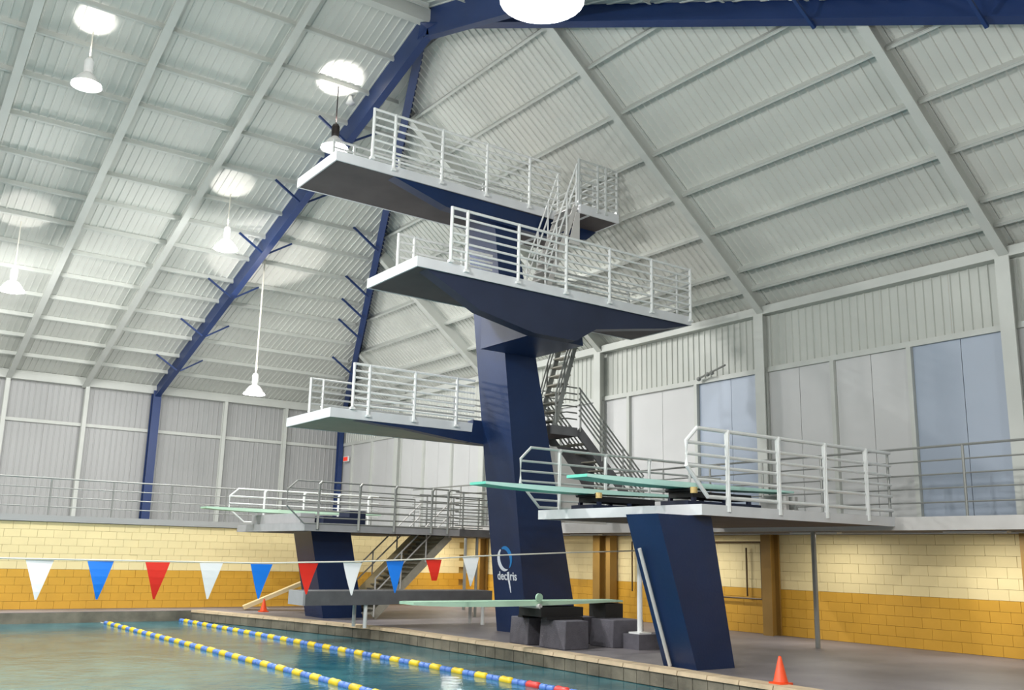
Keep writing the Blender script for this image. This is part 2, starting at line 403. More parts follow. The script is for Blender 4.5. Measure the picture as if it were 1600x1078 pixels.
# purlins on the right slope (along Y) and on the two long slopes (along X): C sections
def cpurlin(a, b, nrm, side, dp=.2):
    "C section from a to b; nrm = unit normal pointing into the roof, side = downslope direction"
    a, b, nrm, side = Vector(a), Vector(b), Vector(nrm), Vector(side)
    mm = MB(); mm.bar(a + nrm * dp * .53, b + nrm * dp * .53, .012, dp, nrm)
    mm.bar(a + nrm * .005 + side * .035, b + nrm * .005 + side * .035, .05, .01, nrm)
    return mm
nR = Vector((SR, 0, 1)).normalized(); sR = Vector((1, 0, -SR)).normalized()
for tt in (.05, .61, 1.08, 2.02, 2.94, 3.88, 4.84, 5.82, 6.8, 7.75):
    x = XR - tt; h = 20.5 * (1 - tt / (XR - XA))
    cpurlin((x, YA - h + .15, zr(x)), (x, YA + h - .15, zr(x)), nR, sR).build('purlin', STEEL, ce)
for side in (1, -1):
    nE = Vector((0, side * SE, 1)).normalized(); sE = Vector((0, side, -SE)).normalized()
    yy = .25
    for d in [0.3, 1.62, 2.95, 4.28, 5.6, 6.95, 8.25, 9.6, 10.9, 12.15, 13.6, 15.0, 16.4, 17.6, 18.9, 20.2]:
        yv = YA + side * (20.5 - d); z = ZE + SE * d
        xr = XR - (XR - XA) * d / 20.5
        cpurlin((XL, yv, z), (xr - .3, yv, z), nE, sE, .13).build('purlin', STEEL, ce)
def ibeam(a, b, depth_a, depth_b, fw, up, top=0.0):
    "I beam hanging below the line a-b"
    a, b, up = Vector(a), Vector(b), Vector(up).normalized(); d = (b - a).normalized(); sd = d.cross(up).normalized(); up = sd.cross(d).normalized()
    mm = MB(); a0, b0 = a + up * top, b + up * top; a1, b1 = a0 - up * depth_a, b0 - up * depth_b
    t = .012; w = sd * t; mm.add([a0 - w, a0 + w, a1 + w, a1 - w, b0 - w, b0 + w, b1 + w, b1 - w], [(0,1,2,3),(7,6,5,4),(0,4,5,1),(1,5,6,2),(2,6,7,3),(3,7,4,0)])
    mm.bar(a0, b0, fw, .025, up); mm.bar(a1, b1, fw, .03, up); return mm
# light jack rafters on the right slope, above each column
for cy in (-2.0, 3, 9, 15, 21, 27, 33):
    hx = hip_x(cy) + .15
    ibeam((18.15, cy, zr(18.15)), (hx, cy, zr(hx)), .36, .36, .2, nR, .16).build('rafter', STEEL, ce)
# grey rafters and navy main rafters on the long slopes
for side in (1, -1):
    nE = Vector((0, side * SE, 1)).normalized()
    for x in (7.5, 4.9, 2.3, -.3, -2.9, -5.5):
        ibeam((x, YA + side * 20.4, ze(YA + side * 20.4)), (x, YA + side * .1, ze(YA + .1)), .34, .34, .2, nE, .16).build('rafter', STEEL, ce)
    for x in (XA, -8.0):
        o = ibeam((x, YA + side * 20.3, ze(YA + 20.3)), (x, YA + side * .1, ze(YA + .1)), .78, 1.02, .2, nE, .42).build('rafter', NAVYBEAM, ce); o['label'] = 'navy main rafter'
        k = 0
        for d in [2.95, 5.6, 8.25, 10.9, 13.6, 16.4]:
            yv = YA + side * (20.5 - d); z = ZE + SE * d
            for sx in (-1, 1): MB().bar((x + sx * .06, yv, z - .5), (x + sx * .85, yv, z + .0), .055, .055).build('flange_brace', NAVYBEAM, ce)
    # hips
    up = (nR + nE).normalized()
    o = ibeam((XR - .1, YA + side * 20.3, ZE), (XA, YA, 14.15), .42, .55, .2, up, .2).build('rafter', NAVYBEAM, ce); o['label'] = 'navy hip rafter'
    for d in [4.28, 6.95, 8.25, 9.6, 12.15]:
        yv = YA + side * (20.5 - d); z = ZE + SE * d; xr = XR - (XR - XA) * d / 20.5
        MB().bar((xr - .1, yv, z - .45), (xr - 1.0, yv, z + .15), .06, .06).build('flange_brace', NAVYBEAM, ce)
MB().box(XL, XA, YA - .12, YA + .12, 13.85, 14.2).build('ridge_beam', STEEL, ce)

# ------------------------------------------------------------------ railings
def railing(parent, pts, z_deck, ztop, nb, posts, foot, mt, rr=.024, pr=.034, spacing=None, zlist=None, pw=None):
    "straight railing along pts[0]-pts[1] (x,y); posts = list of (x,y)"
    (xa, ya), (xb, yb) = pts
    top = MB().tube([(xa, ya, ztop), (xb, yb, ztop)], rr * 1.2, 6).build('railing', mt, parent)
    zs = zlist or [ztop - (i + 1) * (ztop - z_deck - .1) / nb for i in range(nb)]
    for z in zs: MB().tube([(xa, ya, z), (xb, yb, z)], rr, 6).build('rail', mt, top)
    for i, (x, y) in enumerate(posts):
        zf = z_deck if (i == 0 and foot[0] is None) else foot[1]
        MB().tube([(x, y, zf), (x, y, ztop + .02)], pr, 8).bar((x, y, zf - .001), (x, y, zf + .05), .09, .09, (1, 0, 0)).build('post', mt, top)
    return top
def deck(parent, x0, x1, y0, y1, z0, z1, under, fas=FASCIA, name='platform_deck', wing=None):
    o = MB().box(x0 + .03, x1 - .03, y0 + .03, y1 - .03, z0 + .01, z1 - .005).build(name, under, parent)
    MB().box(x0, x0 + .035, y0 + .035, y1 - .035, z0, z1).box(x0, x1, y0, y0 + .035, z0, z1).box(x0, x1, y1 - .035, y1, z0, z1).box(x1 - .035, x1, y0 + .035, y1 - .035, z0, z1).build('deck_edge', fas, o)
    MB().box(x0 + .04, x1 - .04, y0 + .04, y1 - .04, z1 - .004, z1 + .004).build('grit_surface', GRIT, o)
    return o
def stair(parent, a, b, y0, y1, n, smt, tmt, rails=True, rail_mt=ALU, rh=.95, nb=3, sw=.22, name='stair_flight', rungs=False):
    "flight in an X-Z plane from a=(x,z) to b=(x,z), between y0 and y1"
    (xa, za), (xb, zb) = a, b
    L = MB().bar((xa, y0, za), (xb, y0, zb), .035, sw).build(name, smt, parent)
    MB().bar((xa, y1, za), (xb, y1, zb), .035, sw).build('stringer', smt, L)
    for i in range(n):
        t = (i + .5) / n; x = xa + (xb - xa) * t; z = za + (zb - za) * t
        MB().box(x - .12, x + .12, y0 + .02, y1 - .02, z - .015, z + .015).build('tread', tmt, L)
    if rails:
        for yy in (y0 - .03, y1 + .03):
            for j in range(nb):
                h = rh - j * (rh - .2) / max(nb, 1)
                MB().tube([(xa, yy, za + h), (xb, yy, zb + h)], .02, 6).build('handrail', rail_mt, L)
            for t in (0.02, .35, .67, .98):
                x = xa + (xb - xa) * t; z = za + (zb - za) * t
                MB().tube([(x, yy, z), (x, yy, z + rh)], .022, 6).build('stair_post', rail_mt, L)
    return L

# ------------------------------------------------------------------ diving tower
dt = thing('diving_tower', (13.4, 17.7, 0), 'tall diving tower with leaning navy pillar and three railed white-edged platforms', 'diving tower')
def px_f(z): return 12.70 - .1235 * z
def px_b(z): return 14.12 - .215 * z
pil = MB().prism_y([(px_f(0), 0), (px_b(0), 0), (px_b(9.42), 9.42), (px_f(9.42), 9.42)], 17.15, 18.27).build('pillar', NAVY, dt)
# platforms
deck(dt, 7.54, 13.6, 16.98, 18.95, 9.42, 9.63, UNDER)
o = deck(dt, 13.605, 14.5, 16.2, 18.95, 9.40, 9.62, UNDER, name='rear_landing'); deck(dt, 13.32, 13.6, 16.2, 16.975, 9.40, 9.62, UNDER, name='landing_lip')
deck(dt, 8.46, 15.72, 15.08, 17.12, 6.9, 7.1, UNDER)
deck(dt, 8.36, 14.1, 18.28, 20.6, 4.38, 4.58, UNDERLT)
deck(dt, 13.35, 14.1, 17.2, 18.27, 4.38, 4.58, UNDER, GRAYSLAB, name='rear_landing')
# tapered beams and brackets
MB().prism_y([(8.9, 9.42), (10.23, 9.05), (11.96, 8.98), (13.17, 8.97), (14.2, 9.15), (14.5, 9.40)], 17.03, 17.3).build('beam', NAVY, dt)
MB().prism_y([(8.7, 6.9), (9.94, 6.3), (11.27, 6.05), (12.36, 6.05), (12.9, 6.38), (14.96, 6.72), (15.68, 6.9)], 15.14, 15.42).build('beam', SLATE, dt)
MB().prism_y([(11.3, 6.05), (12.78, 6.05), (12.66, 6.9), (11.3, 6.9)], 15.42, 17.15).build('cross_bracket', NAVY, dt)
MB().prism_y([(9.0, 4.38), (9.6, 4.33), (10.24, 4.3), (11.2, 4.2), (12.2, 4.12), (12.2, 4.38)], 18.31, 18.55).build('beam', NAVY, dt)
MB().prism_y([(11.85, 4.14), (12.7, 4.1), (12.7, 4.66), (11.9, 4.66)], 18.27, 18.5).build('bracket', NAVY, dt)
# railings
yy = 16.95
railing(dt, ((8.33, yy), (13.3, yy)), 9.63, 10.76, 6, [(x, yy) for x in (8.33, 8.84, 10.02, 11.2, 12.4)], (None, 9.5), WHITE)
railing(dt, ((8.33, 18.92), (14.45, 18.92)), 9.63, 10.76, 6, [(x, 18.92) for x in (8.33, 8.84, 10.02, 11.2, 12.4, 13.6, 14.4)], (None, 9.5), ALU)
railing(dt, ((14.47, 16.24), (14.47, 18.9)), 9.62, 10.76, 6, [(14.47, v) for v in (16.24, 17.1, 18.0)], (None, 9.5), ALU)
railing(dt, ((13.25, 16.22), (14.47, 16.22)), 9.62, 10.7, 6, [(x, 16.22) for x in (13.28, 13.85, 14.1)], (None, 9.5), ALU)
yy = 15.05
railing(dt, ((9.17, yy), (15.66, yy)), 7.1, 8.21, 6, [(x, yy) for x in (9.17, 9.53, 10.77, 12.0, 13.2, 14.44, 15.66)], (None, 6.97), WHITE)
railing(dt, ((9.12, 17.09), (11.5, 17.09)), 7.1, 8.2, 6, [(x, 17.09) for x in (9.12, 9.5, 10.7)], (None, 6.97), WHITE)
railing(dt, ((13.0, 17.09), (15.66, 17.09)), 7.1, 8.2, 6, [(x, 17.09) for x in (14.3, 15.6)], (None, 6.97), ALU)
railing(dt, ((15.69, 15.1), (15.69, 17.05)), 7.1, 8.2, 6, [(15.69, v) for v in (15.5, 16.3)], (None, 6.97), ALU)
yy = 18.25
railing(dt, ((8.84, yy), (11.9, yy)), 4.58, 5.56, 6, [(x, yy) for x in (8.84, 9.21, 10.33, 11.42)], (None, 4.45), WHITE)
railing(dt, ((8.88, 20.57), (14.05, 20.57)), 4.58, 5.56, 6, [(x, 20.57) for x in (8.88, 9.19, 10.4, 11.6, 12.8, 14.0)], (None, 4.45), ALU)
railing(dt, ((14.08, 18.7), (14.08, 20.5)), 4.58, 5.56, 6, [(14.08, v) for v in (18.8, 20.0)], (None, 4.45), DRAIL)
# stair ladders
stair(dt, (12.35, 7.15), (13.25, 9.6), 16.28, 16.92, 11, PLATE, PLATE, True, WHITE, 1.0, 2, .12, 'stair_ladder')
MB().prism_y([(13.0, 8.6), (13.3, 8.6), (13.3, 9.39), (13.2, 9.39)], 16.2, 16.23).build('kick_plate', PLATE, dt)
stair(dt, (13.45, 4.58), (14.2, 7.05), 17.25, 17.85, 11, DRAIL, GRILLE, True, DRAIL, .7, 2, .12, 'stair_ladder')
MB().tube([(13.9, 16.9, 9.62), (13.9, 16.9, 10.7)], .03, 6).build('grab_post', ALU, dt)
# logo on the front face of the pillar (faces the pool)
th = math.atan(.1235)
def on_face(u, z, off=.006):                  # u = metres from the near edge, along +Y
    return Vector((px_f(z) - off, 17.15 + u, z))
def ribbon(us, mt, name='emblem'):
    mm = MB()
    for (a, b) in zip(us, us[1:]):
        mm.add([on_face(*a[0]), on_face(*a[1]), on_face(*b[1]), on_face(*b[0]), on_face(*a[0], off=.001), on_face(*a[1], off=.001), on_face(*b[1], off=.001), on_face(*b[0], off=.001)],
               [(0,1,2,3),(0,4,5,1),(3,2,6,7),(1,5,6,2),(0,3,7,4)])
    return mm.build(name, mt, pil)
def arc(c, ra, rb, a0, a1, w, n=22, grow=True):
    out = []
    for i in range(n + 1):
        t = i / n; a = math.radians(a0 + (a1 - a0) * t)
        ww = w * (math.sin(math.pi * min(1, max(0, t * .9 + .08)))) + .008
        # u grows to the left of the viewer, so the screen x is -u
        out.append(((c[0] - (ra + ww / 2) * math.cos(a), c[1] + (rb + ww / 2) * math.sin(a)), (c[0] - (ra - ww / 2) * math.cos(a), c[1] + (rb - ww / 2) * math.sin(a))))
    return out
LC = (.60, 1.57)
ribbon(arc(LC, .235, .24, 112, -52, .10), LOGOB)
ribbon(arc(LC, .235, .24, 125, 290, .10), LOGOW)
ribbon([((.545, 1.28), (.475, 1.30)), ((.54, 1.12), (.475, 1.14)), ((.50, .95), (.455, .96)), ((.475, .85), (.455, .85))], LOGOW, 'emblem_tail')
def text(parent, body, u0, z, size, mt, name='lettering'):
    cu = bpy.data.curves.new(name, 'FONT'); cu.body = body; cu.size = size; cu.extrude = .003; cu.offset = .004
    ob = bpy.data.objects.new(name, cu); COL.objects.link(ob)
    dg = bpy.context.evaluated_depsgraph_get(); me = bpy.data.meshes.new_from_object(ob.evaluated_get(dg)); bpy.data.objects.remove(ob)
    me.materials.clear(); me.materials.append(mt)
    o = bpy.data.objects.new(name, me); COL.objects.link(o)
    xax = Vector((0, -1, 0)); nrm = Vector((-1, 0, -.1235)).normalized(); yax = nrm.cross(xax).normalized()
    p = on_face(u0, z, .008)
    W = Matrix(((xax.x, yax.x, nrm.x, p.x), (xax.y, yax.y, nrm.y, p.y), (xax.z, yax.z, nrm.z, p.z), (0, 0, 0, 1)))
    o.parent = parent; o.matrix_local = Matrix.Translation(-world_loc(parent)) @ W
    return o
text(pil, 'deci', .93, 1.12, .26, LOGOW); text(pil, 'ris', .45, 1.12, .26, LOGOW)

# ------------------------------------------------------------------ springboard towers
def octo_rail(parent, y, xs, xe, z_end, zl, posts, zfoot, mt, rr=.028, pr=.04):
    "guard rail whose pool end is cut to an octagon; xs = foremost x"
    zt, z1, z2, zb = z_end
    fr = MB().tube([(xe, y, zt), (xs + .24, y, zt), (xs, y, z1), (xs, y, z2), (xs + .46, y, zb), (xe, y, zb)], rr, 8).build('railing', mt, parent)
    for z in zl:
        xx = xs if z >= z2 else xs + .46 * (z2 - z) / (z2 - zb)
        MB().tube([(xx, y, z), (xe, y, z)], rr * .85, 6).build('rail', mt, fr)
    for x in posts: MB().tube([(x, y - .03, zfoot), (x, y - .03, zt - .06), (x + .06, y - .0, zt)], pr, 8).build('post', mt, fr)
    return fr
def springboard(label, xt, xb, y, z, mt, top, standx, standz, group=None, knobs=True, rise=0.0):
    t = thing('springboard', (standx, y, z), label, 'springboard', group)
    n = 14; mm = MB(); W = .25
    vs = []; fs = []
    for i in range(n + 1):
        s = i / n; x = xt + (xb - xt) * s; th_ = .045 + .045 * math.sin(math.pi * min(1, s * 1.15) ** .8) if s < .87 else .035
        zz = z + rise * (1 - s) 
        for q in (-W, W): vs.append((x, y + q, zz + .0)); 
        for q in (W, -W): vs.append((x, y + q, zz - th_))
    for i in range(n):
        a = i * 4; b = a + 4
        fs += [(a, b, b+1, a+1), (a+1, b+1, b+2, a+2), (a+2, b+2, b+3, a+3), (a+3, b+3, b, a)]
    fs += [(0, 1, 2, 3), (n*4+3, n*4+2, n*4+1, n*4)]
    mm.add(vs, fs); mm.m = [(1 if (i % 4) in (1, 3) and i < n * 4 else 0) for i in range(len(fs))]
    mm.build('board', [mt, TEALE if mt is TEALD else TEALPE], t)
    MB().add([(xt + .03, y - W + .02, z + rise + .003), (xb, y - W + .02, z + .003), (xb, y + W - .02, z + .003), (xt + .03, y + W - .02, z + rise + .003)], [(0, 1, 2, 3)]).build('grit_strip', top, t)
    return t
# --- right tower (3 m boards), near the camera
rt = thing('springboard_tower', (11.6, 11.3, 0), 'springboard tower at right on a leaning navy pillar near the pool edge', 'springboard tower')
rp = MB().prism_y([(11.22, 0), (12.06, 0), (11.6, 2.325), (10.43, 2.325)], 10.78, 11.5).build('pillar', NAVY, rt)
def pipe_x(z): return 11.22 - z * .355
MB().tube([(pipe_x(.02) - .05, 11.3, .02), (pipe_x(1.8) - .05, 11.3, 1.8)], .03, 8).build('conduit', PLATE, rt)
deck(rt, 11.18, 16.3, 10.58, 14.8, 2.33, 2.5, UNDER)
# support leg under the deck
MB().tube([(12.86, 13.8, .27), (12.86, 13.8, 2.34)], .05, 10).bar((12.86, 13.8, .27), (12.86, 13.8, .3), .3, .3, (1, 0, 0)).build('support_post', WHITE, rt)
ZL = [3.46, 3.27, 3.08, 2.88]
octo_rail(rt, 10.62, 10.9, 16.3, (3.69, 3.47, 3.08, 2.62), [3.45, 3.27, 3.09, 2.88], [11.8, 13.05, 14.3, 15.5], 2.4, WHITE, .034, .046)
octo_rail(rt, 14.85, 10.78, 16.3, (3.69, 3.46, 3.0, 2.56), [3.42, 3.23, 3.04, 2.85, 2.7], [11.7, 12.89, 14.1, 15.3], 2.4, ALU)
# board stands bolted to the deck, with roller knobs
for cy in (11.6, 14.0):
    st = MB().box(11.75, 13.2, cy - .28, cy + .28, 2.66, 2.76).build('board_stand', BLACK, rt)
    MB().box(11.6, 13.4, cy - .32, cy + .32, 2.505, 2.60).build('stand_base', DKNAVY, st)
    for q in (11.75, 12.5, 13.1): MB().box(q, q + .07, cy - .3, cy - .24, 2.6, 2.66).box(q, q + .07, cy + .24, cy + .3, 2.6, 2.66).build('stand_foot', DKNAVY, st)
    MB().tube([(11.72, cy - .3, 2.785), (11.72, cy + .3, 2.785)], .035, 10).build('roller', BLACK, st)
    MB().lathe([(0, -.05), (.06, -.05), (.06, .05), (0, .05)], (11.72, cy - .34, 2.77), 10).build('roller_cap', KNOB, st)
    for xx in (14.1, 14.35): MB().box(xx, xx + .08, cy - .3, cy + .3, 2.5, 2.8).build('rear_anchor', PLATE, st)
springboard('aqua springboard nearer the camera, seen through the brightest white railing', 9.5, 14.4, 11.6, 2.9, TEALD, TEAL, 12, 2.5, 'three metre springboards at right', rise=.0)
springboard('aqua springboard on the far side of the right tower, tip crossing the tall navy pillar', 9.25, 14.3, 14.0, 2.885, TEALD, TEAL, 12, 2.5, 'three metre springboards at right', rise=.0)
# --- left tower
lt = thing('springboard_tower', (10.9, 23.5, 0), 'springboard tower at far left on a short dark pillar behind the bunting', 'springboard tower')
MB().prism_y([(10.68, 0), (11.78, 0), (11.3, 2.13), (10.2, 2.13)], 23.0, 24.1).build('pillar', NAVY, lt)
deck(lt, 9.58, 14.0, 22.0, 26.6, 2.12, 2.31, GRAYSLAB, SLABEND)
octo_rail(lt, 22.0, 9.09, 13.95, (3.31, 3.09, 2.7, 2.3), [3.12, 2.95, 2.78, 2.6, 2.44], [9.9, 11.0, 12.0, 13.1, 13.6], 2.16, DRAIL, .02, .036)
octo_rail(lt, 26.6, 9.3, 13.95, (3.31, 3.1, 2.75, 2.4), [3.1, 2.9, 2.7], [10.3, 11.5, 12.6, 13.6], 2.2, WHITE, .024, .036)
st = MB().box(10.2, 11.35, 22.3, 22.9, 2.32, 2.5).box(10.9, 11.35, 22.3, 22.9, 2.5, 2.66).build('board_stand', DKNAVY, lt)
st = MB().box(9.72, 10.1, 22.6, 25.9, 2.315, 2.56).build('board_stand', SLABEND, lt)
springboard('pale aqua springboard on the left tower beside its far railing', 8.2, 13.3, 25.4, 2.72, TEALP, TEALP, 11.5, 2.4)
# stair of the left tower
ls = thing('metal_staircase', (12.5, 23, 0), 'grated metal staircase with beige stringer rising behind the red and white flags', 'staircase')
(xa, za), (xb, zb) = (11.8, 0.05), (14.0, 2.12)
L = MB().bar((xa, 24.0, za + .1), (xb, 24.0, zb + .1), .05, .36).build('stringer', BEIGE, ls)
MB().bar((xa, 22.5, za), (xb, 22.5, zb), .05, .2).build('stringer', GRILLE, ls)
for i in range(18):
    t_ = (i + .5) / 18; x = xa + (xb - xa) * t_; z = za + (zb - za) * t_
    tr_ = MB()
    for q in range(4): tr_.box(x - .13 + q * .065, x - .10 + q * .065, 22.53, 23.97, z, z + .03)
    for q in range(8): tr_.box(x - .13, x + .13, 22.55 + q * .2, 22.57 + q * .2, z - .005, z + .025)
    tr_.box(x + .12, x + .14, 22.53, 23.97, z, z + .12)
    tr_.build('tread', GRILLE, ls)
for yy in (22.45, 24.05):
    for h in (.95, .6): MB().tube([(xa, yy, za + h), (xb, yy, zb + h)], .02, 6).build('handrail', PLATE, ls)
    for t_ in (.0, .33, .66, .98): MB().tube([(xa + (xb - xa) * t_, yy, za + (zb - za) * t_), (xa + (xb - xa) * t_, yy, za + (zb - za) * t_ + .95)], .022, 6).build('stair_post', PLATE, ls)

# ------------------------------------------------------------------ gallery along the right wall
ga = thing('gallery_walkway', (17.2, 20, 0), 'grey raised walkway with pipe railing along the wall behind the towers', 'walkway')
deck(ga, 16.3, 17.9, 6.0, 28.7, 2.26, 2.5, GRAYSLAB, PLATE, 'walkway_deck')
tp = MB().tube([(16.35, 6.0, 3.75), (16.35, 28.7, 3.75)], .024, 6).build('railing', DRAIL, ga)
for z in (3.5, 3.25, 3.0, 2.75): MB().tube([(16.35, 6, z), (16.35, 28.7, z)], .016, 6).build('rail', DRAIL, tp)
yv = 6.2
while yv < 28.7: MB().tube([(16.35, yv, 2.5), (16.35, yv, 3.75)], .024, 6).build('post', DRAIL, tp); yv += 1.5
for yv in (8, 12.5, 22.6, 25.4, 28.4): MB().tube([(16.4, yv, 0), (16.4, yv, 2.27)], .05, 8).build('support_post', DRAIL, ga)
for yv in (9.5, 13.0, 17.0, 20.5, 24.0, 27.0):  # added lamps, put in to brighten the block wall below the walkway
    t = thing('added_batten', (17.2, yv, 2.2), 'added slim fill lamp under the wall walkway ' + {9.5: 'beside its near post', 13.0: 'behind the right navy pillar', 17.0: 'behind the white pole', 20.5: 'by the double gold column', 24.0: 'behind the tall tower foot', 27.0: 'at its far corner'}[yv], 'lamp', 'added fill lamps under the walkway')
    MB().box(17.05, 17.2, yv - .6, yv + .6, 2.235, 2.262).build('housing', LAMPW, t)
    MB().box(17.07, 17.18, yv - .57, yv + .57, 2.225, 2.235).build('diffuser', PANEL, t)
    l = bpy.data.lights.new('added_wall_fill', 'AREA'); l.shape = 'RECTANGLE'; l.size = .12; l.size_y = 1.1; l.energy = 34; l.color = (1, .97, .9)
    q = bpy.data.objects.new('added_wall_fill', l); COL.objects.link(q); q.parent = t; q.location = (-.08, 0, .015)
# link landing from the left tower to the gallery
lk = thing('link_walkway', (15, 24, 0), 'grey link walkway between left springboard tower and wall gallery', 'walkway')
deck(lk, 14.02, 16.28, 22.3, 24.3, 2.12, 2.31, GRAYSLAB, GRAYSLAB, 'walkway_deck')
railing(lk, ((14.05, 22.33), (16.25, 22.33)), 2.31, 3.3, 5, [(x, 22.33) for x in (14.3, 15.2, 16.1)], (None, 2.2), DRAIL, .018, .026)
railing(lk, ((14.05, 24.27), (16.25, 24.27)), 2.31, 3.3, 5, [(x, 24.27) for x in (14.3, 15.2, 16.1)], (None, 2.2), DRAIL, .018, .026)
for x, yv in ((14.9, 22.5), (15.9, 22.5)): MB().tube([(x, yv, 0), (x, yv, 2.13)], .04, 8).build('support_post', DRAIL, lk)

# tower staircase from the five metre landing down to the gallery
ts = thing('metal_staircase', (15.7, 18, 2.5), 'steep grey metal staircase with many pipe rails behind the tall navy pillar', 'staircase')
L = stair(ts, (14.2, 4.55), (16.25, 2.6), 17.3, 18.5, 10, GRAYSLAB, GRILLE, True, DRAIL, 1.0, 6, .22)
lb = MB().prism_y([(13.25, 4.1), (13.55, 4.1), (14.25, 3.35), (14.6, 2.9), (15.1, 2.4), (13.6, 2.4)], 17.28, 17.32).build('side_plate', PLATE, ts)
for yy in (17.35, 18.2):
    for j in range(6):
        z = 5.55 - j * .15
        MB().tube([(13.6, yy, z - .05), (13.9, yy, z), (14.2, yy, z)], .018, 6).build('handrail', DRAIL, ts)
MB().box(14.0, 15.2, 17.9, 18.0, 2.5, 4.2).build('screen_panel', GRAYSLAB, ts)
# lower staircase from the gallery to the deck, behind the right tower
# ------------------------------------------------------------------ low 1 m boards
# right: concrete pedestals and board
def ped(x0, x1, y0, y1, h, label):
    o = MB().add([(x0, y0, 0), (x1, y0, 0), (x1, y1, 0), (x0, y1, 0), (x0 + .03, y0 + .01, h), (x1, y0 + .01, h), (x1, y1 - .01, h), (x0 + .03, y1 - .01, h)],
             [(0,3,2,1),(4,5,6,7),(0,1,5,4),(1,2,6,5),(2,3,7,6),(3,0,4,7)]).build('concrete_pedestal', CONC)
    bv = o.modifiers.new('edge', 'BEVEL'); bv.width = .012; bv.segments = 1
    return tag(o, label, 'pedestal', 'dark concrete pedestals of the low springboard')
ped(11.28, 11.85, 14.08, 14.85, .5, 'near front dark concrete pedestal beside the pool edge under the low board')
ped(11.24, 11.7, 15.15, 15.75, .5, 'far front dark concrete pedestal partly hidden in front of the navy pillar')
ped(12.4, 13.2, 14.05, 14.72, .5, 'near rear dark concrete pedestal beside the foot of the white pole')
ped(12.4, 12.9, 14.95, 15.5, .5, 'far rear dark concrete pedestal right of the navy pillar foot')
o = MB().box(12.6, 13.45, 13.55, 13.98, 0, .27).build('concrete_step', CONC); tag(o, 'low dark concrete step carrying the white pole base plate', 'step')
b1 = springboard('pale green low springboard in front of the tall navy pillar, over dark pedestals', 8.45, 13.2, 14.9, .83, TEALP, TEALP, 11.6, .5)
MB().box(11.1, 12.1, 14.55, 15.25, .55, .72).box(11.15, 12.0, 14.45, 14.6, .503, .55).box(11.15, 12.0, 15.2, 15.35, .503, .55).build('fulcrum_stand', BLACK, b1)
MB().tube([(11.1, 14.58, .74), (11.1, 15.22, .74)], .045, 10).build('roller', PLATE, b1)
MB().lathe([(0, -.02), (.075, -.02), (.075, .02), (0, .02)], (0, 0, 0), 14).build('adjusting_wheel', TEALP, b1)
o = bpy.data.objects[-1] if False else None
wh = [c for c in b1.children if c.name.startswith('adjusting_wheel')][0]
wh.rotation_euler = (math.pi/2, 0, 0); wh.location = Vector((11.05, 14.56, .9)) - world_loc(b1)
MB().box(12.75, 13.2, 14.65, 15.15, .49, .77).build('rear_anchor', BLACK, b1)
# left: grey slab on legs
b2 = thing('low_board_platform', (11, 20.2, 0), 'long low grey slab on white legs under the left flags', 'platform')
MB().box(8.75, 13.6, 19.8, 20.6, .5, .8).build('slab', GRAYSLAB, b2); MB().box(8.7, 8.75, 19.8, 20.6, .5, .8).build('lit_end_face', SLABEND, b2)  # slab end in paler grey, the light on it put into the colour
for x, y in ((10.25, 20.45), (10.25, 19.9), (13.4, 20.45), (13.4, 19.9)): MB().tube([(x, y, 0), (x, y, .5)], .045, 8).build('leg', WHITE, b2)
rp2 = thing('beige_ramp', (10.9, 26.6, 0), 'beige sloping plank behind the small orange cone at far left', 'plank')
MB().bar((10.05, 26.9, .06), (12.0, 26.3, .95), .5, .1).build('plank', BEIGE, rp2)
MB().box(11.8, 11.9, 26.2, 26.5, 0, .84).build('trestle', BEIGE, rp2)

# ------------------------------------------------------------------ cones
def cone(x, y, h, label):
    t = thing('traffic_cone', (x, y, 0), label, 'cone', 'orange cones on the deck')
    MB().lathe([(.0, .02), (h*.30, .02), (h*.27, .04), (h*.06, h*.97), (h*.04, h), (0, h)], (x, y, 0), 18).build('cone_body', ORANGE, t, True)
    b = h * .36; MB().prism_z([(x-b, y-b*.7), (x-b*.7, y-b), (x+b*.7, y-b), (x+b, y-b*.7), (x+b, y+b*.7), (x+b*.7, y+b), (x-b*.7, y+b), (x-b, y+b*.7)], 0, .025).build('cone_base', ORANGE, t)
cone(11.12, 9.12, .37, 'larger orange traffic cone at the pool edge right of the navy pillar')
cone(10.25, 25.9, .34, 'tiny orange traffic cone at the far left pool edge below the blue flag')

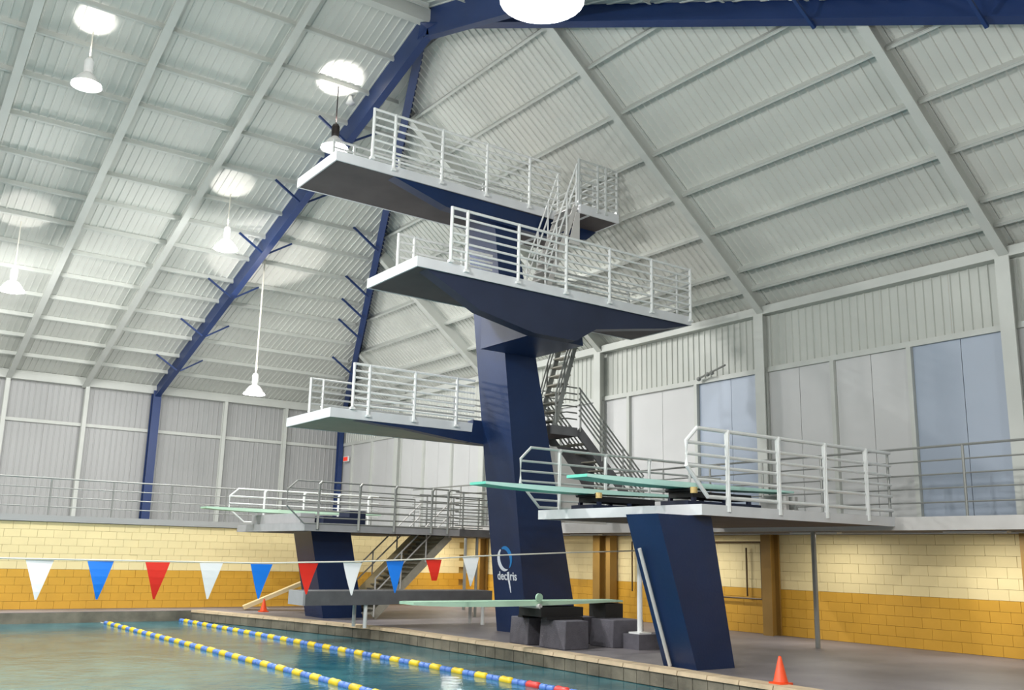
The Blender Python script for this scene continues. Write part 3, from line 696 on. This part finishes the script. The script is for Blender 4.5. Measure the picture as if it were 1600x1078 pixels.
# ------------------------------------------------------------------ bunting
fl_y = 14.0
rp_ = MB()
pts = [(-11.4, 14.0, 1.75), (-4, 14, 1.56), (2, 14, 1.47), (5.4, 14, 1.455), (7, 14, 1.50), (8.4, 14, 1.565), (9.2, 14, 1.62), (11.25, 14.0, 1.72), (14.2, 14.0, 1.84)]
rope = MB().tube(pts, .013, 6).build('bunting_cord', ROPE); tag(rope, 'white cord carrying the bunting across the pool and past the navy pillar', 'cord')
def rz(x):
    for (a, _, za), (b, _, zb) in zip(pts, pts[1:]):
        if a <= x <= b: return za + (zb - za) * (x - a) / (b - a)
flags = [(2.72, WHITEF, 'white', .33, .5), (3.44, BLUEF, 'blue', .33, .5), (4.17, WHITEF, 'white', .0, 0)]
flags = [(-0.85, WHITEF, 'white', .34, .5, 'white triangular flag far left on the cord'), (-.1, BLUEF, 'blue', .34, .5, 'blue flag left of the far-left red one'),
         (5.455, BLUEF, 'blue', .345, .5, 'blue triangular flag above the tiny orange cone'), (6.2, REDF, 'red', .33, .46, 'red triangular flag in front of the short dark pillar'),
         (6.95, WHITEF, 'white', .33, .5, 'white triangular flag right of the short dark pillar'), (7.71, BLUEF, 'blue', .33, .5, 'blue triangular flag over the grated staircase'),
         (8.435, REDF, 'red', .31, .34, 'short red triangular flag with curled tip beside the staircase'), (9.16, WHITEF, 'white', .34, .48, 'white triangular flag next to the tall navy pillar'),
         (4.7, WHITEF, 'white', .34, .5, 'white triangular flag between the leftmost red flag and the blue flag over the cone'), (3.95, REDF, 'red', .34, .5, 'leftmost red triangular flag on the cord'), (3.2, BLUEF, 'blue', .34, .5, 'blue triangular flag second from the left'), (2.45, WHITEF, 'white', .34, .5, 'white triangular flag leftmost in view')]
for x, mt, cn, wd, hh, lab in flags[2:]:
    z = rz(x); tipz = z - hh; mm = MB(); n = 5; tr_ = .05 if hh < .4 else .012
    vs = []
    for i in range(n + 1):
        s = i / n; hw = wd / 2 * (1 - s) + tr_ * s; yo = .02 * math.sin(s * 3 + x)
        vs += [(x - hw, fl_y + yo, z - .014 - hh * s), (x + hw, fl_y + yo + .01, z - .014 - hh * s)]
    mm.add(vs, [(2*i, 2*i+1, 2*i+3, 2*i+2) for i in range(n)])
    o = mm.build('flag', mt, fixn=False); so = o.modifiers.new('thick', 'SOLIDIFY'); so.thickness = .003
    tag(o, lab, 'flag', 'bunting flags over the pool')

# ------------------------------------------------------------------ lane ropes
fy = MB().lathe([(.012, -.15), (.052, -.145), (.062, -.1), (.055, 0), (.062, .1), (.052, .145), (.012, .15)], (0, 0, 0), 12)
def float_mesh(mt, L, r):
    o = MB().lathe([(.012, -L), (r*.8, -L*.96), (r, -L*.7), (r*.9, 0), (r, L*.7), (r*.8, L*.96), (.012, L)], (0, 0, 0), 12).build('float', mt, None, True); me = o.data; bpy.data.objects.remove(o); return me
fY, fB, fR = float_mesh(YEL, .15, .066), float_mesh(BLU, .075, .055), float_mesh(REDFL, .15, .066)
def lane_rope(p0, dx, ystart, ys_, label):
    t = thing('lane_rope', (p0, ystart, -.26), label, 'lane rope', 'floating lane ropes')
    y0_, y1_ = PY0 + .1, PY1 - .1
    xx = lambda y: p0 + dx * (y - ystart)
    MB().tube([(xx(y0_), y0_, -.262), (xx(y1_), y1_, -.262)], .01, 5).build('cable', ROPE, t)
    y = ys_; 
    while y > 4.0: y -= .65
    while y < y1_ - .3:
        R = Matrix.Rotation(math.pi / 2, 4, 'X')
        mY = fR if 10.4 < y < 12.4 and dx < -.03 else fY
        for me, dy in ((mY, 0), (fB, .245), (fB, .41)):
            yy = y + dy
            if yy < y1_ - .1: inst('float', me, t, mtx=Matrix.Translation(Vector((xx(yy), yy, -.25)) - world_loc(t)) @ R)
        y += .65
lane_rope(9.0, -.052, 14.0, 14.04, 'yellow and blue lane rope nearer the deck edge')
lane_rope(6.55, -.02, 15.0, 14.91, 'yellow and blue lane rope farther from the deck edge')

# ------------------------------------------------------------------ lamps
def lamp_light(x, y, z, r, power, up=True, size=.22):
    l = bpy.data.lights.new('lamp_light', 'SPOT' if z > 11 else 'POINT'); l.energy = power * (1 if z > 11 else .5); l.shadow_soft_size = size; l.color = (1, .985, .97)
    if z > 11: l.spot_size = math.radians(172); l.spot_blend = .25
    o = bpy.data.objects.new('lamp_light', l); COL.objects.link(o); o.location = (x, y, z - .3)
    return o
def high_bay(x, y, z, zc, label, r=.34, bright=1.0, dark=False, group=None, cord=None, up=1.0):
    t = thing('high_bay_lamp', (x, y, z), label, 'lamp', group)
    # open reflector cone with vent ring, glowing lens, housing, cord
    MB().lathe([(.07, .36), (.09, .30), (.16, .26), (.24, .16), (r*.93, .03), (r, 0), (r - .012, 0), (.23, .15), (.15, .245), (.08, .285)], (x, y, z), 24).build('reflector', LAMPW, t, True)
    MB().lathe([(0, .0), (r*.55, .005), (r - .02, .035)], (x, y, z - .0), 24).build('lens', GLOW, t, True)
    MB().lathe([(0, .33), (.09, .33), (.10, .38), (.10, .60), (.07, .66), (0, .66)], (x, y, z), 16).build('ballast_housing', LAMPD if dark else LAMPW, t)
    MB().tube([(x, y, z + .64), (x, y, zc)], .016 if not cord else cord, 6).build('cord', LAMPD if dark else ROPE, t)
    lo = lamp_light(x, y, z, r, LAMP_W * bright); lo.parent = t; lo.location = (0, 0, -.08 if z > 11 else -.22)
    # uplight through the vents
    l = bpy.data.lights.new('vent_light', 'SPOT'); l.energy = UP_W * up; l.spot_size = math.radians(58); l.spot_blend = .35; l.shadow_soft_size = .05; l.color = (1, .93, .9)
    q = bpy.data.objects.new('vent_light', l); COL.objects.link(q); q.parent = t; q.location = (0, 0, .72); q.rotation_euler = (math.pi, 0, 0)
    return t
high_bay(9.24, 20.95, 11.5, 13.2, 'bright round lamp with dark housing beside the top platform corner', .36, 1.0, True, up=3)
high_bay(10.6, 28.9, 6.4, 10.75, 'small conical white pendant lamp on a long pale cord at left', .34, .6, False, cord=.028, up=7)
high_bay(4.47, 5.98, 6.34, 10.2, 'large glaring lamp at the top edge of the view', .37, .95, False, up=1.5)
for x, y, z, bb, lab in ((8.3, 25.8, 9.9, .35, 'pendant lamp left of the pale corded lamp, under the navy rafter'), (3.5, 21.5, 11.6, 1, 'pendant lamp high in the top left corner under the roof'),
        (-3, 21.5, 11.6, 1, 'pendant lamp over the left half of the pool'), (3.5, 29, 8.5, .6, 'pendant lamp at the left edge above the far pool end'),
        (-3, 29, 8.5, .5, 'pendant lamp over the far left pool corner'), (-3, 8, 8.5, 1, 'pendant lamp over the near left part of the pool'),
        (10.5, 1.0, 7.0, .35, 'pendant lamp over the near deck'), (1.2, 11.0, 8.6, 1.5, 'pendant lamp over the middle of the pool'), (-9, 15, 9, 1, 'pendant lamp by the left wall')):
    high_bay(x, y, z, ze(y) - .1, lab, .34, bb, False, 'pendant lamps of the hall')  # guessed further lamps, mostly out of view, kept to light the hall

# small loudspeaker on the navy rafter
sp = thing('ceiling_speaker', (9.7, 21.5, 13.2), 'small pale loudspeaker on the navy rafter beside the bright lamp', 'speaker')
MB().lathe([(0, .1), (.05, .1), (.07, 0), (.12, -.12), (.0, -.12)], (9.75, 21.3, 13.15), 12).build('horn', LAMPW, sp, True)
